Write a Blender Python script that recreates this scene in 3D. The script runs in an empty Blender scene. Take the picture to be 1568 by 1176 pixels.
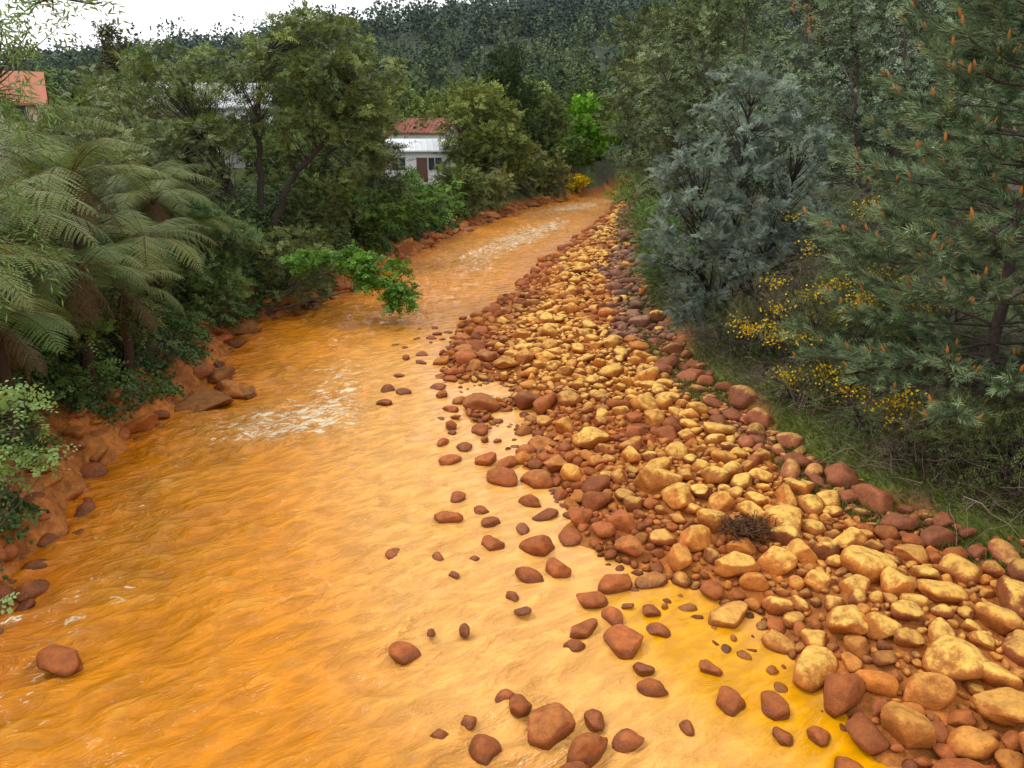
import bpy, bmesh, math, random
import numpy as np
from mathutils import Vector
rng=np.random.default_rng(7); random.seed(7)
scene=bpy.context.scene
# ---------------- noise helpers
TAB=rng.random((256,256))
def vn(x,y,s=0):
    x=np.asarray(x,float)+s*17.31; y=np.asarray(y,float)+s*9.77
    xi=np.floor(x).astype(int); yi=np.floor(y).astype(int)
    fx=x-xi; fy=y-yi
    fx=fx*fx*(3-2*fx); fy=fy*fy*(3-2*fy)
    a=TAB[xi&255,yi&255]; b=TAB[(xi+1)&255,yi&255]; c=TAB[xi&255,(yi+1)&255]; d=TAB[(xi+1)&255,(yi+1)&255]
    return (a*(1-fx)+b*fx)*(1-fy)+(c*(1-fx)+d*fx)*fy
def fbm(x,y,o=4,s=0):
    r=0; a=.5; t=0
    for i in range(o):
        r=r+a*vn(np.asarray(x)*2**i,np.asarray(y)*2**i,s+i*3); t+=a; a*=.5
    return r/t
def ss(x,a,b):
    t=np.clip((np.asarray(x,float)-a)/(b-a),0,1); return t*t*(3-2*t)
def nrm(v): return v/np.maximum(np.linalg.norm(v,axis=-1,keepdims=True),1e-9)
def rv(n): return nrm(rng.normal(size=(n,3)))
# ---------------- mesh builder
class MB:
    def __init__(s): s.v=[];s.c=[];s.f=[];s.n=0
    def add(s,V,F,C,mat=0,smooth=False):
        V=np.asarray(V,float).reshape(-1,3); F=np.asarray(F,int)
        C=np.asarray(C,float)
        if C.ndim==1: C=np.tile(C,(len(V),1))
        if C.shape[1]==3: C=np.hstack([C,np.ones((len(C),1))])
        s.v.append(V); s.c.append(C); s.f.append((F+s.n,mat,smooth)); s.n+=len(V)
    def build(s,name,mats,parent=None):
        me=bpy.data.meshes.new(name)
        V=np.vstack(s.v); C=np.vstack(s.c)
        me.vertices.add(len(V)); me.vertices.foreach_set('co',V.ravel().astype(np.float32))
        nl=sum(f.size for f,_,_ in s.f); nf=sum(len(f) for f,_,_ in s.f)
        me.loops.add(nl); me.polygons.add(nf)
        me.loops.foreach_set('vertex_index',np.concatenate([f.ravel() for f,_,_ in s.f]).astype(np.int32))
        st=[];o=0;mi=[];sm=[]
        for f,m,q in s.f:
            k=f.shape[1]; st.append(o+np.arange(len(f))*k); o+=f.size
            mi.append(np.full(len(f),m)); sm.append(np.full(len(f),q))
        me.polygons.foreach_set('loop_start',np.concatenate(st).astype(np.int32))
        me.polygons.foreach_set('material_index',np.concatenate(mi).astype(np.int32))
        me.polygons.foreach_set('use_smooth',np.concatenate(sm).astype(bool))
        at=me.color_attributes.new('Col','FLOAT_COLOR','POINT'); at.data.foreach_set('color',C.ravel().astype(np.float32))
        me.update(calc_edges=True)
        for m in mats: me.materials.append(m)
        ob=bpy.data.objects.new(name,me); scene.collection.objects.link(ob)
        if parent: ob.parent=parent
        return ob
def tubes(mb,P,R,col,mat=1,k=5):
    P=np.asarray(P,float); N,M,_=P.shape; R=np.asarray(R,float)
    T=np.zeros_like(P); T[:,1:-1]=P[:,2:]-P[:,:-2]; T[:,0]=P[:,1]-P[:,0]; T[:,-1]=P[:,-1]-P[:,-2]; T=nrm(T)
    ref=np.tile(np.array([.31,.95,.05]),(N,M,1)); A=nrm(np.cross(T,ref)); Bv=np.cross(T,A)
    an=np.arange(k)*2*np.pi/k
    V=P[:,:,None,:]+R[:,:,None,None]*(np.cos(an)[None,None,:,None]*A[:,:,None,:]+np.sin(an)[None,None,:,None]*Bv[:,:,None,:])
    i=np.arange(N)[:,None,None]; j=np.arange(M-1)[None,:,None]; q=np.arange(k)[None,None,:]
    b=i*M*k+j*k; F=np.stack([b+q,b+(q+1)%k,b+k+(q+1)%k,b+k+q],-1).reshape(-1,4)
    C=np.asarray(col,float)
    mb.add(V.reshape(-1,3),F,C if C.ndim==1 else np.repeat(C,M*k,axis=0),mat,True)
def leaves(mb,P,D,S,L,W,C,mat=0,fold=.0):
    N=len(P); L=np.broadcast_to(L,(N,))[:,None]; W=np.broadcast_to(W,(N,))[:,None]
    up=np.cross(D,S)
    V=np.stack([P,P+.45*L*D+.5*W*S+up*W*fold,P+L*D,P+.45*L*D-.5*W*S+up*W*fold],1)
    F=np.arange(N*4).reshape(N,4)
    mb.add(V.reshape(-1,3),F,np.repeat(C,4,axis=0),mat)
def sprays(mb,P,D,TL,K,ll,lw,C,mode='planar',droop=.25,fwd=.6,jit=.12,taper=.5):
    N=len(P); t=(np.arange(K)+.5)/K
    TL=np.broadcast_to(TL,(N,))[:,None,None]
    pos=P[:,None,:]+D[:,None,:]*TL*t[None,:,None]; pos[:,:,2]-=(droop*TL[:,:,0])*t[None,:]**2
    Dd=np.repeat(D[:,None,:],K,1).copy(); Dd[:,:,2]-=2*droop*t[None,:]; Dd=nrm(Dd)
    if mode=='planar':
        r=rv(N)*.7; r[:,2]+=.9
        S=nrm(np.cross(D,r)); sg=np.where(np.arange(K)%2==0,1.,-1.)
        ld=nrm(Dd*fwd+S[:,None,:]*sg[None,:,None]+rng.normal(size=(N,K,3))*jit)
        wd=nrm(Dd-ld*np.sum(Dd*ld,-1,keepdims=True))
    else:
        ld=nrm(Dd*fwd+rv(N*K).reshape(N,K,3)); wd=nrm(np.cross(ld,rv(N*K).reshape(N,K,3)))
    l=np.repeat((ll*(1-taper*t))[None,:],N,0)*rng.uniform(.75,1.25,(N,K))
    c=np.repeat(C[:,None,:],K,1)*rng.uniform(.85,1.15,(N,K,1))
    leaves(mb,pos.reshape(-1,3),ld.reshape(-1,3),wd.reshape(-1,3),l.ravel(),(l*lw/ll).ravel() if mode=='planar' else lw,c.reshape(-1,3))
# ---------------- materials
def new_mat(name):
    m=bpy.data.materials.new(name); m.use_nodes=True; nt=m.node_tree; nt.nodes.clear(); return m,nt
def N(nt,t,**k):
    n=nt.nodes.new(t)
    for a,b in k.items(): setattr(n,a,b)
    return n
def leaf_mat(name,trans=.3,rough=.55,gain=1.4,tint=(1.,1.08,.8)):
    m,nt=new_mat(name); o=N(nt,'ShaderNodeOutputMaterial'); a=N(nt,'ShaderNodeAttribute',attribute_name='Col')
    mx=N(nt,'ShaderNodeVectorMath',operation='MULTIPLY'); nt.links.new(a.outputs['Color'],mx.inputs[0]); mx.inputs[1].default_value=tuple(gain*q for q in tint)
    if trans>0:
        p=N(nt,'ShaderNodeBsdfPrincipled'); p.inputs['Roughness'].default_value=rough; p.inputs['Specular IOR Level'].default_value=.3
        nt.links.new(mx.outputs[0],p.inputs['Base Color'])
        tr=N(nt,'ShaderNodeBsdfTranslucent'); ms=N(nt,'ShaderNodeMixShader'); ms.inputs[0].default_value=trans
        nt.links.new(mx.outputs[0],tr.inputs['Color'])
        nt.links.new(p.outputs[0],ms.inputs[1]); nt.links.new(tr.outputs[0],ms.inputs[2]); nt.links.new(ms.outputs[0],o.inputs[0])
    else:
        d=N(nt,'ShaderNodeBsdfDiffuse'); nt.links.new(mx.outputs[0],d.inputs['Color']); nt.links.new(d.outputs[0],o.inputs[0])
    return m
def solid_mat(name,rough=.85,scale=8,bump=.4,var=.35,spec=.3,dist=.03):
    m,nt=new_mat(name); o=N(nt,'ShaderNodeOutputMaterial'); a=N(nt,'ShaderNodeAttribute',attribute_name='Col')
    g=N(nt,'ShaderNodeNewGeometry'); no=N(nt,'ShaderNodeTexNoise'); no.inputs['Scale'].default_value=scale; no.inputs['Detail'].default_value=4; no.inputs['Roughness'].default_value=.65
    nt.links.new(g.outputs['Position'],no.inputs['Vector'])
    mr=N(nt,'ShaderNodeMapRange'); mr.inputs['From Min'].default_value=.3; mr.inputs['From Max'].default_value=.7; mr.inputs['To Min'].default_value=1-var; mr.inputs['To Max'].default_value=1+var
    nt.links.new(no.outputs['Fac'],mr.inputs['Value'])
    mx=N(nt,'ShaderNodeVectorMath',operation='SCALE'); nt.links.new(a.outputs['Color'],mx.inputs[0]); nt.links.new(mr.outputs[0],mx.inputs['Scale'])
    p=N(nt,'ShaderNodeBsdfPrincipled'); p.inputs['Roughness'].default_value=rough; p.inputs['Specular IOR Level'].default_value=spec
    b=N(nt,'ShaderNodeBump'); b.inputs['Strength'].default_value=bump; b.inputs['Distance'].default_value=dist
    nt.links.new(no.outputs['Fac'],b.inputs['Height']); nt.links.new(b.outputs[0],p.inputs['Normal'])
    nt.links.new(mx.outputs[0],p.inputs['Base Color']); nt.links.new(p.outputs[0],o.inputs[0])
    return m
LEAF=leaf_mat('foliage',.25,.5,1.65); NEED=leaf_mat('needles',0,.45,1.85,(1,1.06,.88)); FAR=leaf_mat('distant_foliage',0,.7,1.75); BARK=solid_mat('bark',.9,14,.6)
GROUND=solid_mat('ground_soil',.9,5,1.,.5,dist=.1); PAINT=solid_mat('wall_paint',.7,3,.05,.06)
def rock_mat():
    m,nt=new_mat('iron_stained_rock'); lk=nt.links.new
    o=N(nt,'ShaderNodeOutputMaterial'); a=N(nt,'ShaderNodeAttribute',attribute_name='Col'); g=N(nt,'ShaderNodeNewGeometry')
    no=N(nt,'ShaderNodeTexNoise'); no.inputs['Scale'].default_value=7; no.inputs['Detail'].default_value=5; no.inputs['Roughness'].default_value=.7; lk(g.outputs['Position'],no.inputs['Vector'])
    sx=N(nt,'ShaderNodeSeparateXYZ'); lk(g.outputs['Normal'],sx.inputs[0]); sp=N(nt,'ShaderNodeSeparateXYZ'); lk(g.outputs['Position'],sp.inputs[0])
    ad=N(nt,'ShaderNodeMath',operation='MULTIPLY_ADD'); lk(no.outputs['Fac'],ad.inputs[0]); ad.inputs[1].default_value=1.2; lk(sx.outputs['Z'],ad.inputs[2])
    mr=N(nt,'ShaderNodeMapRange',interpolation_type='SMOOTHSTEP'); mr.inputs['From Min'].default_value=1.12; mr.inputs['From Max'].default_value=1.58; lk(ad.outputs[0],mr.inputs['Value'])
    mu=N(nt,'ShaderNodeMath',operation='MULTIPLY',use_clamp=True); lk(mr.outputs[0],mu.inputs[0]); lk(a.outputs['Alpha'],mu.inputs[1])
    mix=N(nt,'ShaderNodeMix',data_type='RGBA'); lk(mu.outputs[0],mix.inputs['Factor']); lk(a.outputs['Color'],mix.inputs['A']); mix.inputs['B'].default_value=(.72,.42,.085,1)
    v=N(nt,'ShaderNodeMapRange'); v.inputs['From Min'].default_value=.3; v.inputs['From Max'].default_value=.7; v.inputs['To Min'].default_value=.65; v.inputs['To Max'].default_value=1.35; lk(no.outputs['Fac'],v.inputs['Value'])
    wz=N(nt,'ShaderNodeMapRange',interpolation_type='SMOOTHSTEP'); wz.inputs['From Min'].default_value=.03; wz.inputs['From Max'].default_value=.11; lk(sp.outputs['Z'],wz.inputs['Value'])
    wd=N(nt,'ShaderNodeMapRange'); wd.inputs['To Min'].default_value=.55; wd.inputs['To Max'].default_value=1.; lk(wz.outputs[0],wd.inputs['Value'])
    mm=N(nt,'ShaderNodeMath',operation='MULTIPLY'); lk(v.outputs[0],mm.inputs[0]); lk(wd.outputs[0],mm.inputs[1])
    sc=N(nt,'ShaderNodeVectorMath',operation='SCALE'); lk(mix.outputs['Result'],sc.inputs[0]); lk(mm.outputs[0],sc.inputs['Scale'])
    rr=N(nt,'ShaderNodeMapRange'); rr.inputs['To Min'].default_value=.25; rr.inputs['To Max'].default_value=.75; lk(wz.outputs[0],rr.inputs['Value'])
    p=N(nt,'ShaderNodeBsdfPrincipled'); lk(rr.outputs[0],p.inputs['Roughness']); p.inputs['Specular IOR Level'].default_value=.35
    n2=N(nt,'ShaderNodeTexNoise'); n2.inputs['Scale'].default_value=20; n2.inputs['Detail'].default_value=4; n2.inputs['Roughness'].default_value=.7; lk(g.outputs['Position'],n2.inputs['Vector'])
    b=N(nt,'ShaderNodeBump'); b.inputs['Strength'].default_value=.8; b.inputs['Distance'].default_value=.035; lk(n2.outputs['Fac'],b.inputs['Height']); lk(b.outputs[0],p.inputs['Normal'])
    lk(sc.outputs[0],p.inputs['Base Color']); lk(p.outputs[0],o.inputs[0]); return m
ROCK=rock_mat()
def water_mat():
    m,nt=new_mat('orange_river_water'); lk=nt.links.new
    o=N(nt,'ShaderNodeOutputMaterial'); a=N(nt,'ShaderNodeAttribute',attribute_name='Col'); g=N(nt,'ShaderNodeNewGeometry')
    mp=N(nt,'ShaderNodeMapping',vector_type='TEXTURE'); mp.inputs['Rotation'].default_value=(0,0,math.radians(33)); mp.inputs['Scale'].default_value=(1.15,.5,1); lk(g.outputs['Position'],mp.inputs[0])
    n1=N(nt,'ShaderNodeTexNoise'); n1.inputs['Scale'].default_value=2.2; n1.inputs['Detail'].default_value=4; n1.inputs['Roughness'].default_value=.58; n1.inputs['Distortion'].default_value=.3; lk(mp.outputs[0],n1.inputs['Vector'])
    b=N(nt,'ShaderNodeBump'); b.inputs['Distance'].default_value=.36; lk(n1.outputs['Fac'],b.inputs['Height'])
    bs=N(nt,'ShaderNodeMapRange'); bs.inputs['To Min'].default_value=.02; bs.inputs['To Max'].default_value=1.; lk(a.outputs['Alpha'],bs.inputs['Value']); lk(bs.outputs[0],b.inputs['Strength'])
    n3=N(nt,'ShaderNodeTexNoise'); n3.inputs['Scale'].default_value=3.4; n3.inputs['Detail'].default_value=6; n3.inputs['Roughness'].default_value=.72; n3.inputs['Distortion'].default_value=.8; lk(mp.outputs[0],n3.inputs['Vector'])
    th=N(nt,'ShaderNodeMapRange'); th.inputs['From Min'].default_value=.4; th.inputs['From Max'].default_value=1.; th.inputs['To Min'].default_value=.72; th.inputs['To Max'].default_value=.48; lk(a.outputs['Alpha'],th.inputs['Value'])
    sb=N(nt,'ShaderNodeMath',operation='SUBTRACT'); lk(n3.outputs['Fac'],sb.inputs[0]); lk(th.outputs[0],sb.inputs[1])
    fm=N(nt,'ShaderNodeMapRange',interpolation_type='SMOOTHSTEP'); fm.inputs['From Min'].default_value=0; fm.inputs['From Max'].default_value=.09; lk(sb.outputs[0],fm.inputs['Value'])  # foam in the rapids; stray specks elsewhere are painted white glints
    mix=N(nt,'ShaderNodeMix',data_type='RGBA'); lk(fm.outputs[0],mix.inputs['Factor']); mix.inputs['B'].default_value=(.84,.72,.50,1)
    cr=N(nt,'ShaderNodeMapRange',interpolation_type='SMOOTHSTEP'); cr.inputs['From Min'].default_value=.38; cr.inputs['From Max'].default_value=.64; cr.inputs['To Min'].default_value=.84; cr.inputs['To Max'].default_value=1.14; lk(n1.outputs['Fac'],cr.inputs['Value'])  # ripple light and shade painted into the colour: pale crests, darker troughs
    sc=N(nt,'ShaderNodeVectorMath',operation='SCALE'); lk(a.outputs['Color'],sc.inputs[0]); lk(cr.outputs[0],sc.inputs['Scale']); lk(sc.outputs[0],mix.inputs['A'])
    p=N(nt,'ShaderNodeBsdfPrincipled'); p.inputs['Roughness'].default_value=.05; p.inputs['IOR'].default_value=1.31
    lk(mix.outputs['Result'],p.inputs['Base Color']); lk(b.outputs[0],p.inputs['Normal']); lk(p.outputs[0],o.inputs[0]); return m
WATER=water_mat()
# ---------------- river plan (metres)
LY=[-40,0,6,10,12,15,19.2,22,26.4,32,40.7,55,69.5,84,100,130,180]
LX=[-8,-7.2,-7.1,-7.4,-7.9,-8.7,-7.9,-8.9,-9.1,-7.4,-6.3,-3.4,.9,7.3,18,46,110]
RX_=[(-40,7),(0,6.5),(5,5.4),(6.6,4.4),(7.35,3.7),(8.54,3.0),(10,1.9),(12.1,1.2),(15,.25),(17,-.7),(19.2,-1.5),(22,-2.1),(26.4,-1.6),(32,.1),(40.7,1.8),(55,5.6),(69.5,9.1),(84,12.4),(100,22.3),(130,50),(180,116)]
BX_=[(-40,12),(0,11),(6.6,9.6),(10,7.7),(11,6.7),(12.1,6.2),(15,5.3),(19.2,4.7),(26.4,4.7),(32,5.1),(40.7,6.2),(55,8),(69.5,10.3),(84,13.3),(100,23),(130,51),(180,117)]
Lf=lambda y:np.interp(y,LY,LX); Rf=lambda y:np.interp(y,[a for a,b in RX_],[b for a,b in RX_]); Bf=lambda y:np.interp(y,[a for a,b in BX_],[b for a,b in BX_])
def hgt(X,Y):
    X=np.asarray(X,float);Y=np.asarray(Y,float)
    wob=(fbm(X*.6,Y*.6,3,1)-.5)
    L=Lf(Y)+wob*.9+(vn(Y*1.1,X*.2,91)-.5)*.7; R=Rf(Y)+(fbm(X*.9,Y*.9,3,2)-.5)*1.6; B=Bf(Y)+wob*.8
    n=fbm(X*.8,Y*.8,4,5)-.5
    dl=L-X; dr=X-B
    z=-.5*ss(X-L,-.1,.9)*ss(R-X,-.2,2.4)
    z=z+(.06+.30*ss(X-R,.2,2.6)+n*.24)*ss(X-R,-.2,.5)
    for (px,py,r,d) in [(-.6,19.4,.9,.45),(-.3,15.6,.9,.4),(.1,17.4,.6,.3),(2.15,9.3,.8,.5),(2.7,8.4,.7,.4),(3.3,7.6,.6,.3)]:
        z=z-d*np.exp(-((X-px)**2+(Y-py)**2)/(r*r))
    rough=fbm(X*2.2,Y*1.7,3,92)
    z=z+((.2+.5*rough)*ss(dl,0,.30)+.45*ss(dl,.4,.8)*rough+2.5*ss(dl,.7,3.2)+.7*ss(dl,4,10)+1.6*ss(dl,16,40)+n*.8*ss(dl,.2,2))*(1-.45*ss(Y,42,50)*ss(95-Y,0,10)*ss(16-dl,0,4))
    z=z+(.5*ss(dr,0,.9)+1.1*ss(dr,.9,5)+1.2*ss(dr,6,20)+n*.6*ss(dr,0,2))
    rid=np.interp(X,[-700,-285,-230,-140,-67,-30,6,78,285,700],[14,18,28,35,43,51,56,68,98,115])
    hill=rid*ss(Y,130,450)+(fbm(X*.012,Y*.012,4,8)-.5)*22*ss(Y,150,320)
    return z+hill
# ---------------- terrain
def axis(core,ratio,end):
    a=list(core); s=core[-1]-core[-2]
    while a[-1]<end: s*=ratio; a.append(a[-1]+s)
    return np.array(a)
xp=axis(np.arange(0,13.01,.13),1.09,1300); xs=np.concatenate([-xp[:0:-1],xp])
ys=[-60.]; 
while ys[-1]<1400:
    y=ys[-1]; ys.append(y+(2.5 if y<0 else max(.13,abs(y)*.014)))
ys=np.array(ys)
X,Y=np.meshgrid(xs,ys); Z=hgt(X,Y)
def terr_col(X,Y,Z):
    L=Lf(Y);R=Rf(Y);B=Bf(Y); n=fbm(X*1.7,Y*1.7,4,11)[...,None]
    n2=fbm(X*.5,Y*.5,3,12)
    orange=np.array([.36,.12,.022])*(.5+1.*n); soil=np.array([.06,.04,.025])*(.6+.8*n); green=np.array([.06,.085,.02])*(.5+n)
    bank=np.array([.34,.11,.022])*(.35+1.1*n)
    far=np.array([.04,.055,.035])*(.7+.6*n)
    kl=ss(L-X,.8,1.5); kr=ss(X-B,.1,.9); kb=ss(L-X,0,.5)[...,None]
    k=np.maximum(kl,kr)[...,None]
    gr=ss(n2,.42,.62)[...,None]
    c0=orange*(1-kb)+bank*kb
    c=c0*(1-k)+(soil*(1-gr)+green*gr)*k
    moss=(ss(X-B,-.7,-.1)*ss(B+1.3-X,0,.8)*ss(fbm(X*.8,Y*.5,3,13),.38,.55)*ss(36-Y,0,8))[...,None]; c=c*(1-moss*.9)+np.array([.08,.11,.018])*(.5+n)*moss*.9
    f=ss(Y,60,130)[...,None]*k
    return c*(1-f)+far*f
C=terr_col(X,Y,Z)
mb=MB(); ny,nx=X.shape
i=np.arange(ny-1)[:,None]; j=np.arange(nx-1)[None,:]; b0=i*nx+j
F=np.stack([b0,b0+1,b0+nx+1,b0+nx],-1).reshape(-1,4)
mb.add(np.stack([X,Y,Z],-1),F,C.reshape(-1,3),0,True); mb.build('ground',[GROUND])
# ---------------- water
xw=np.concatenate([np.arange(-17,-10,.25),np.arange(-10,8,.055),np.arange(8,20,.2),np.arange(20,130,2.)])
yw=[-30.]
while yw[-1]<190:
    y=yw[-1]; yw.append(y+(.6 if y<3.5 else max(.05,y*.0085)))
yw=np.array(yw); X,Y=np.meshgrid(xw,yw)
L=Lf(Y);R=Rf(Y); mid=(L+R)/2
wx=(fbm(X*.6,Y*.5,2,20)-.5)*1.0; wy=(fbm(X*.6+9,Y*.6,2,21)-.5)*1.0
U=X*.84+Y*.54+wx; W_=-X*.54+Y*.84+wy
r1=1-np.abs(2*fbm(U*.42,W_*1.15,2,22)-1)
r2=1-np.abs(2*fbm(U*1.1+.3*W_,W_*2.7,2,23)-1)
calm=(ss(R-X,-.2,3.6)*.88+.12)*(.65+.7*fbm(X*.3,Y*.3,2,25))
def blob(x,y,a,b,th=0):
    u=(X-x)*math.cos(th)+(Y-y)*math.sin(th); v=-(X-x)*math.sin(th)+(Y-y)*math.cos(th); return np.exp(-(u/a)**2-(v/b)**2)
rap=blob(-5.2,17.0,2.1,1.4,.3)*1.1+blob(-4.6,20.5,1.4,2.4)*.8+blob(-5.3,25,1.6,4)*.3+blob(-1.5,40,2,8)*.45+blob(1.8,53,2.2,9,-.3)*1.+blob(6.5,72,2.5,8,-.5)*1.+blob(-6.3,9,.8,3)*.2+blob(-2.2,6.3,1.2,.8)*.3+blob(-6.9,13,.5,2)*.3+blob(.4,6.6,.7,.4)*.4+blob(-2.2,27,1.2,5)*.45
rap=np.clip(rap,0,1)
Z=((r1-.75)*.18+(r2-.75)*.13)*calm*(1+.8*rap)
base=np.array([.60,.205,.0005]); pale=np.array([.72,.35,.085]); yel=np.array([.64,.28,.001])
sh=ss(X-mid,-1.2,1.8); nn=fbm(X*.35,Y*.22,3,35)
pk=np.clip(sh*1.0*ss(30-Y,0,10)*ss(Y,4.5,7.5)+ (nn-.45)*.4,0,1)  # sky reflection on smooth mid-river water painted in as a pale colour
pk=np.maximum(pk,rap*.6)[...,None]
col=base*(1-pk)+pale*pk
crest=(ss(r2*.5+r1*.5,.78,1.)*.25*calm)[...,None]; col=col*(1-crest)+np.array([.80,.42,.07])*crest  # lighter wave crests painted into the colour for ripple contrast
dk=ss(fbm(X*.8+.3*Y,Y*.5,3,37),.5,.75)[...,None]*.18*(1-pk); col=col*(1-dk)
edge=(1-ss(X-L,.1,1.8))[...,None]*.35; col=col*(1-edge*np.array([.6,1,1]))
yl=(blob(2.2,9.3,.9,1.0)+blob(2.9,8.0,.9,.9)+blob(4,6.8,1.0,.8)); yl=np.clip(yl*1.2,0,1)[...,None]; col=col*(1-yl)+yel*yl
al=np.clip(calm*.52+rap*.6,0,1)
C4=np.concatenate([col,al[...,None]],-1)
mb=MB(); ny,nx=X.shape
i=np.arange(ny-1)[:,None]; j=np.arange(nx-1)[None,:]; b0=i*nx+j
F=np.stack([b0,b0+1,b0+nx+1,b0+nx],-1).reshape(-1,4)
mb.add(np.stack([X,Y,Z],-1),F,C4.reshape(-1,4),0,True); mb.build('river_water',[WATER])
# ---------------- rocks
def ico(sub):
    bm=bmesh.new(); bmesh.ops.create_icosphere(bm,subdivisions=sub,radius=1); bm.verts.ensure_lookup_table()
    V=np.array([v.co[:] for v in bm.verts]); F=np.array([[v.index for v in f.verts] for f in bm.faces]); bm.free(); return V,F
def rock_templates(sub,n,amp=.13,cuts=10,lo=.55,hi=.88):
    V0,F=ico(sub); out=[]
    for q in range(n):
        V=V0.copy()
        for c in range(cuts):
            d=rv(1)[0]; lim=rng.uniform(lo,hi); s=V@d; V=V-np.outer(np.maximum(s-lim,0)*.88,d)
        nn=fbm(V[:,0]*1.3+q*3,V[:,1]*1.3+V[:,2]*1.7,3,q)-.5
        V=V*(1+amp*2*nn)[:,None]; V/=np.abs(V).max(0); out.append(V)
    return out,F
TH=rock_templates(3,22); TL_=rock_templates(2,12); TB=rock_templates(4,12,.15,11,.5,.85); TW=rock_templates(4,10,.13,8,.6,.92); TA=rock_templates(4,8,.18,13,.45,.8)
def put_rock(mb,T,x,y,z,r,col,al,flat=.68,yaw=None,ti=.25):
    V=T[0][rng.integers(len(T[0]))]; F=T[1]
    s=np.array([1.12,rng.uniform(.64,1.),flat*rng.uniform(.7,1.2)])*r
    V=V*s; a=rng.uniform(0,6.28) if yaw is None else yaw; ti=rng.normal()*ti
    c,s_=math.cos(ti),math.sin(ti); V=np.stack([V[:,0]*c+V[:,2]*s_,V[:,1],-V[:,0]*s_+V[:,2]*c],1)
    c,s_=math.cos(a),math.sin(a); V=np.stack([V[:,0]*c-V[:,1]*s_,V[:,0]*s_+V[:,1]*c,V[:,2]],1)
    mb.add(V+np.array([x,y,z]),F,np.array([*col,al]),0,True)
red=np.array([.36,.10,.022]); org=np.array([.48,.16,.024]); dkb=np.array([.19,.08,.05])
def rock_col(x,y,r):
    R=float(Rf(y));B=float(Bf(y)); s=(x-R)/(B-R)
    n=float(fbm(x*.55,y*.4,3,40))
    w=float(ss(s,.12,.45)*ss(n+.1,.33,.6))
    if s+(n-.5)*.5>.74 and y>23 and rng.random()<.85: return dkb*rng.uniform(.7,1.5),0.1
    if s>.88 and y<=23: return (red*.6+dkb*.5)*rng.uniform(.6,1.3),(.5 if rng.random()<.3 else 0)
    u=rng.random(); c=red*(1-w)+org*w
    if u<.25: c=red*.75
    elif u<.5: c=org
    c=c*rng.uniform(.75,1.2)
    al=w*1.25+rng.normal()*.35
    if y<18: al*=.35+.8*float(ss(r,.1,.2))
    return c,float(np.clip(al,0,1)) if s>.1 else 0.
grid={}
def free(x,y,r,k=.74):
    ci,cj=int(x//.9),int(y//.9)
    for a in (-1,0,1):
        for b in (-1,0,1):
            for (u,v,w) in grid.get((ci+a,cj+b),()):
                if (u-x)**2+(v-y)**2<(k*(w+r))**2: return False
    return True
def put(x,y,r): grid.setdefault((int(x//.9),int(y//.9)),[]).append((x,y,r))
mbR=MB(); mbB=MB()
BL=[(-1.13,12.15,.46,0),(.42,11.2,.54,0),(-.31,11.3,.38,0),(.72,10.5,.46,0),(.26,10.35,.42,0),(-.79,18.,.95,.1),(-.18,13.8,.62,0),(.5,13.7,.6,.1),(-1.28,14.7,.42,0),(-.53,14.7,.45,0),(-1.4,16.7,.36,0),(-.73,16.4,.5,0),(-1.02,13.,.34,0),(-1.9,11.,.26,0),(-1.2,10.9,.24,0),(-.6,10.85,.2,0),(-1.4,8.5,.36,0),(-5.8,8.35,.62,0),(-.07,7.7,.24,0),(.42,7.2,.56,.1),(.83,6.85,.5,.05),(-.3,6.85,.36,0),(.1,7.55,.3,0),(1.5,8.75,.5,0),(.99,9.,.44,0),(1.42,9.3,.34,0),(.82,8.65,.26,0),(1.67,8.2,.24,0),(1.73,7.85,.34,0),(2.5,8.2,.28,0),(2.6,7.6,.38,0),(1.55,10.1,.48,0),(-.65,9.,.2,0),(0,9.8,.2,0),(3.05,7.05,.22,0),(3.45,7.05,.28,0),
(-.9,10.4,.18,0),(-1.1,8.95,.18,0),(.15,9.45,.22,0),(1.15,9.7,.4,0),(-.55,12.5,.3,0),(.35,12.8,.4,0),(.95,11.5,.46,0),(1.15,12.,.46,0),(-.1,14.5,.5,0),(.3,15.2,.5,.1),(.95,7.3,.28,0),(1.3,7.,.32,0),(-.5,7.3,.2,0),(-1.5,17.8,.4,0),(.9,14.2,.6,.2),(2.0,7.2,.24,0),(2.1,10.2,.46,.2),(1.9,11.,.46,.2),(-.8,7.05,.24,0),(.65,6.5,.4,0),(-1.8,18.9,.4,0),(-1.7,20.2,.4,0),
(3.8,8.15,.74,.9),(4.4,8.75,.64,1.),(4.75,8.6,.5,.9),(3.05,9.3,.62,.6),(3.35,10.2,.54,.8),(1.65,15.2,.72,1.),(2.6,12.9,.86,1.),(2.9,12.3,.64,.9),(2.35,14.2,.5,.9),(4.0,10.2,.52,.9),(4.4,10.4,.46,.7),(5.2,9.9,.68,1.),(1.2,16.,.5,.5),(4.8,12.2,.5,.6),(3.6,12.,.58,.8),(5.2,10.6,.5,.9),(5.9,9.2,.54,.8),(6.3,8.6,.56,.8),(2.6,10.6,.5,.3),(2.9,11.,.54,.5),(3.3,11.4,.44,.8),(4.1,13.8,.46,.5),(1.,21.,.6,.9),(.3,23.5,.54,.6),(-.2,20.8,.6,.4),(3.1,16.,.5,.5),(4.9,7.5,.56,.4),(5.6,7.2,.6,.5),(6.3,7.4,.55,.9),(4.4,7.0,.5,.3),(-1.4,22.5,.6,.2),(-1.6,24.5,.65,.1)]
for x,y,w,o in BL:
    r=w/2*1.08; put(x,y,r); h=float(hgt(x,y)); inw=h<.05
    c=(red if o<.3 else org)*rng.uniform(.8,1.15)
    put_rock(mbB,TW if inw else TB,x,y,(r*.1 if inw else h+r*.32),r,c,o,.68 if inw else .78,None,.12)
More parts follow.
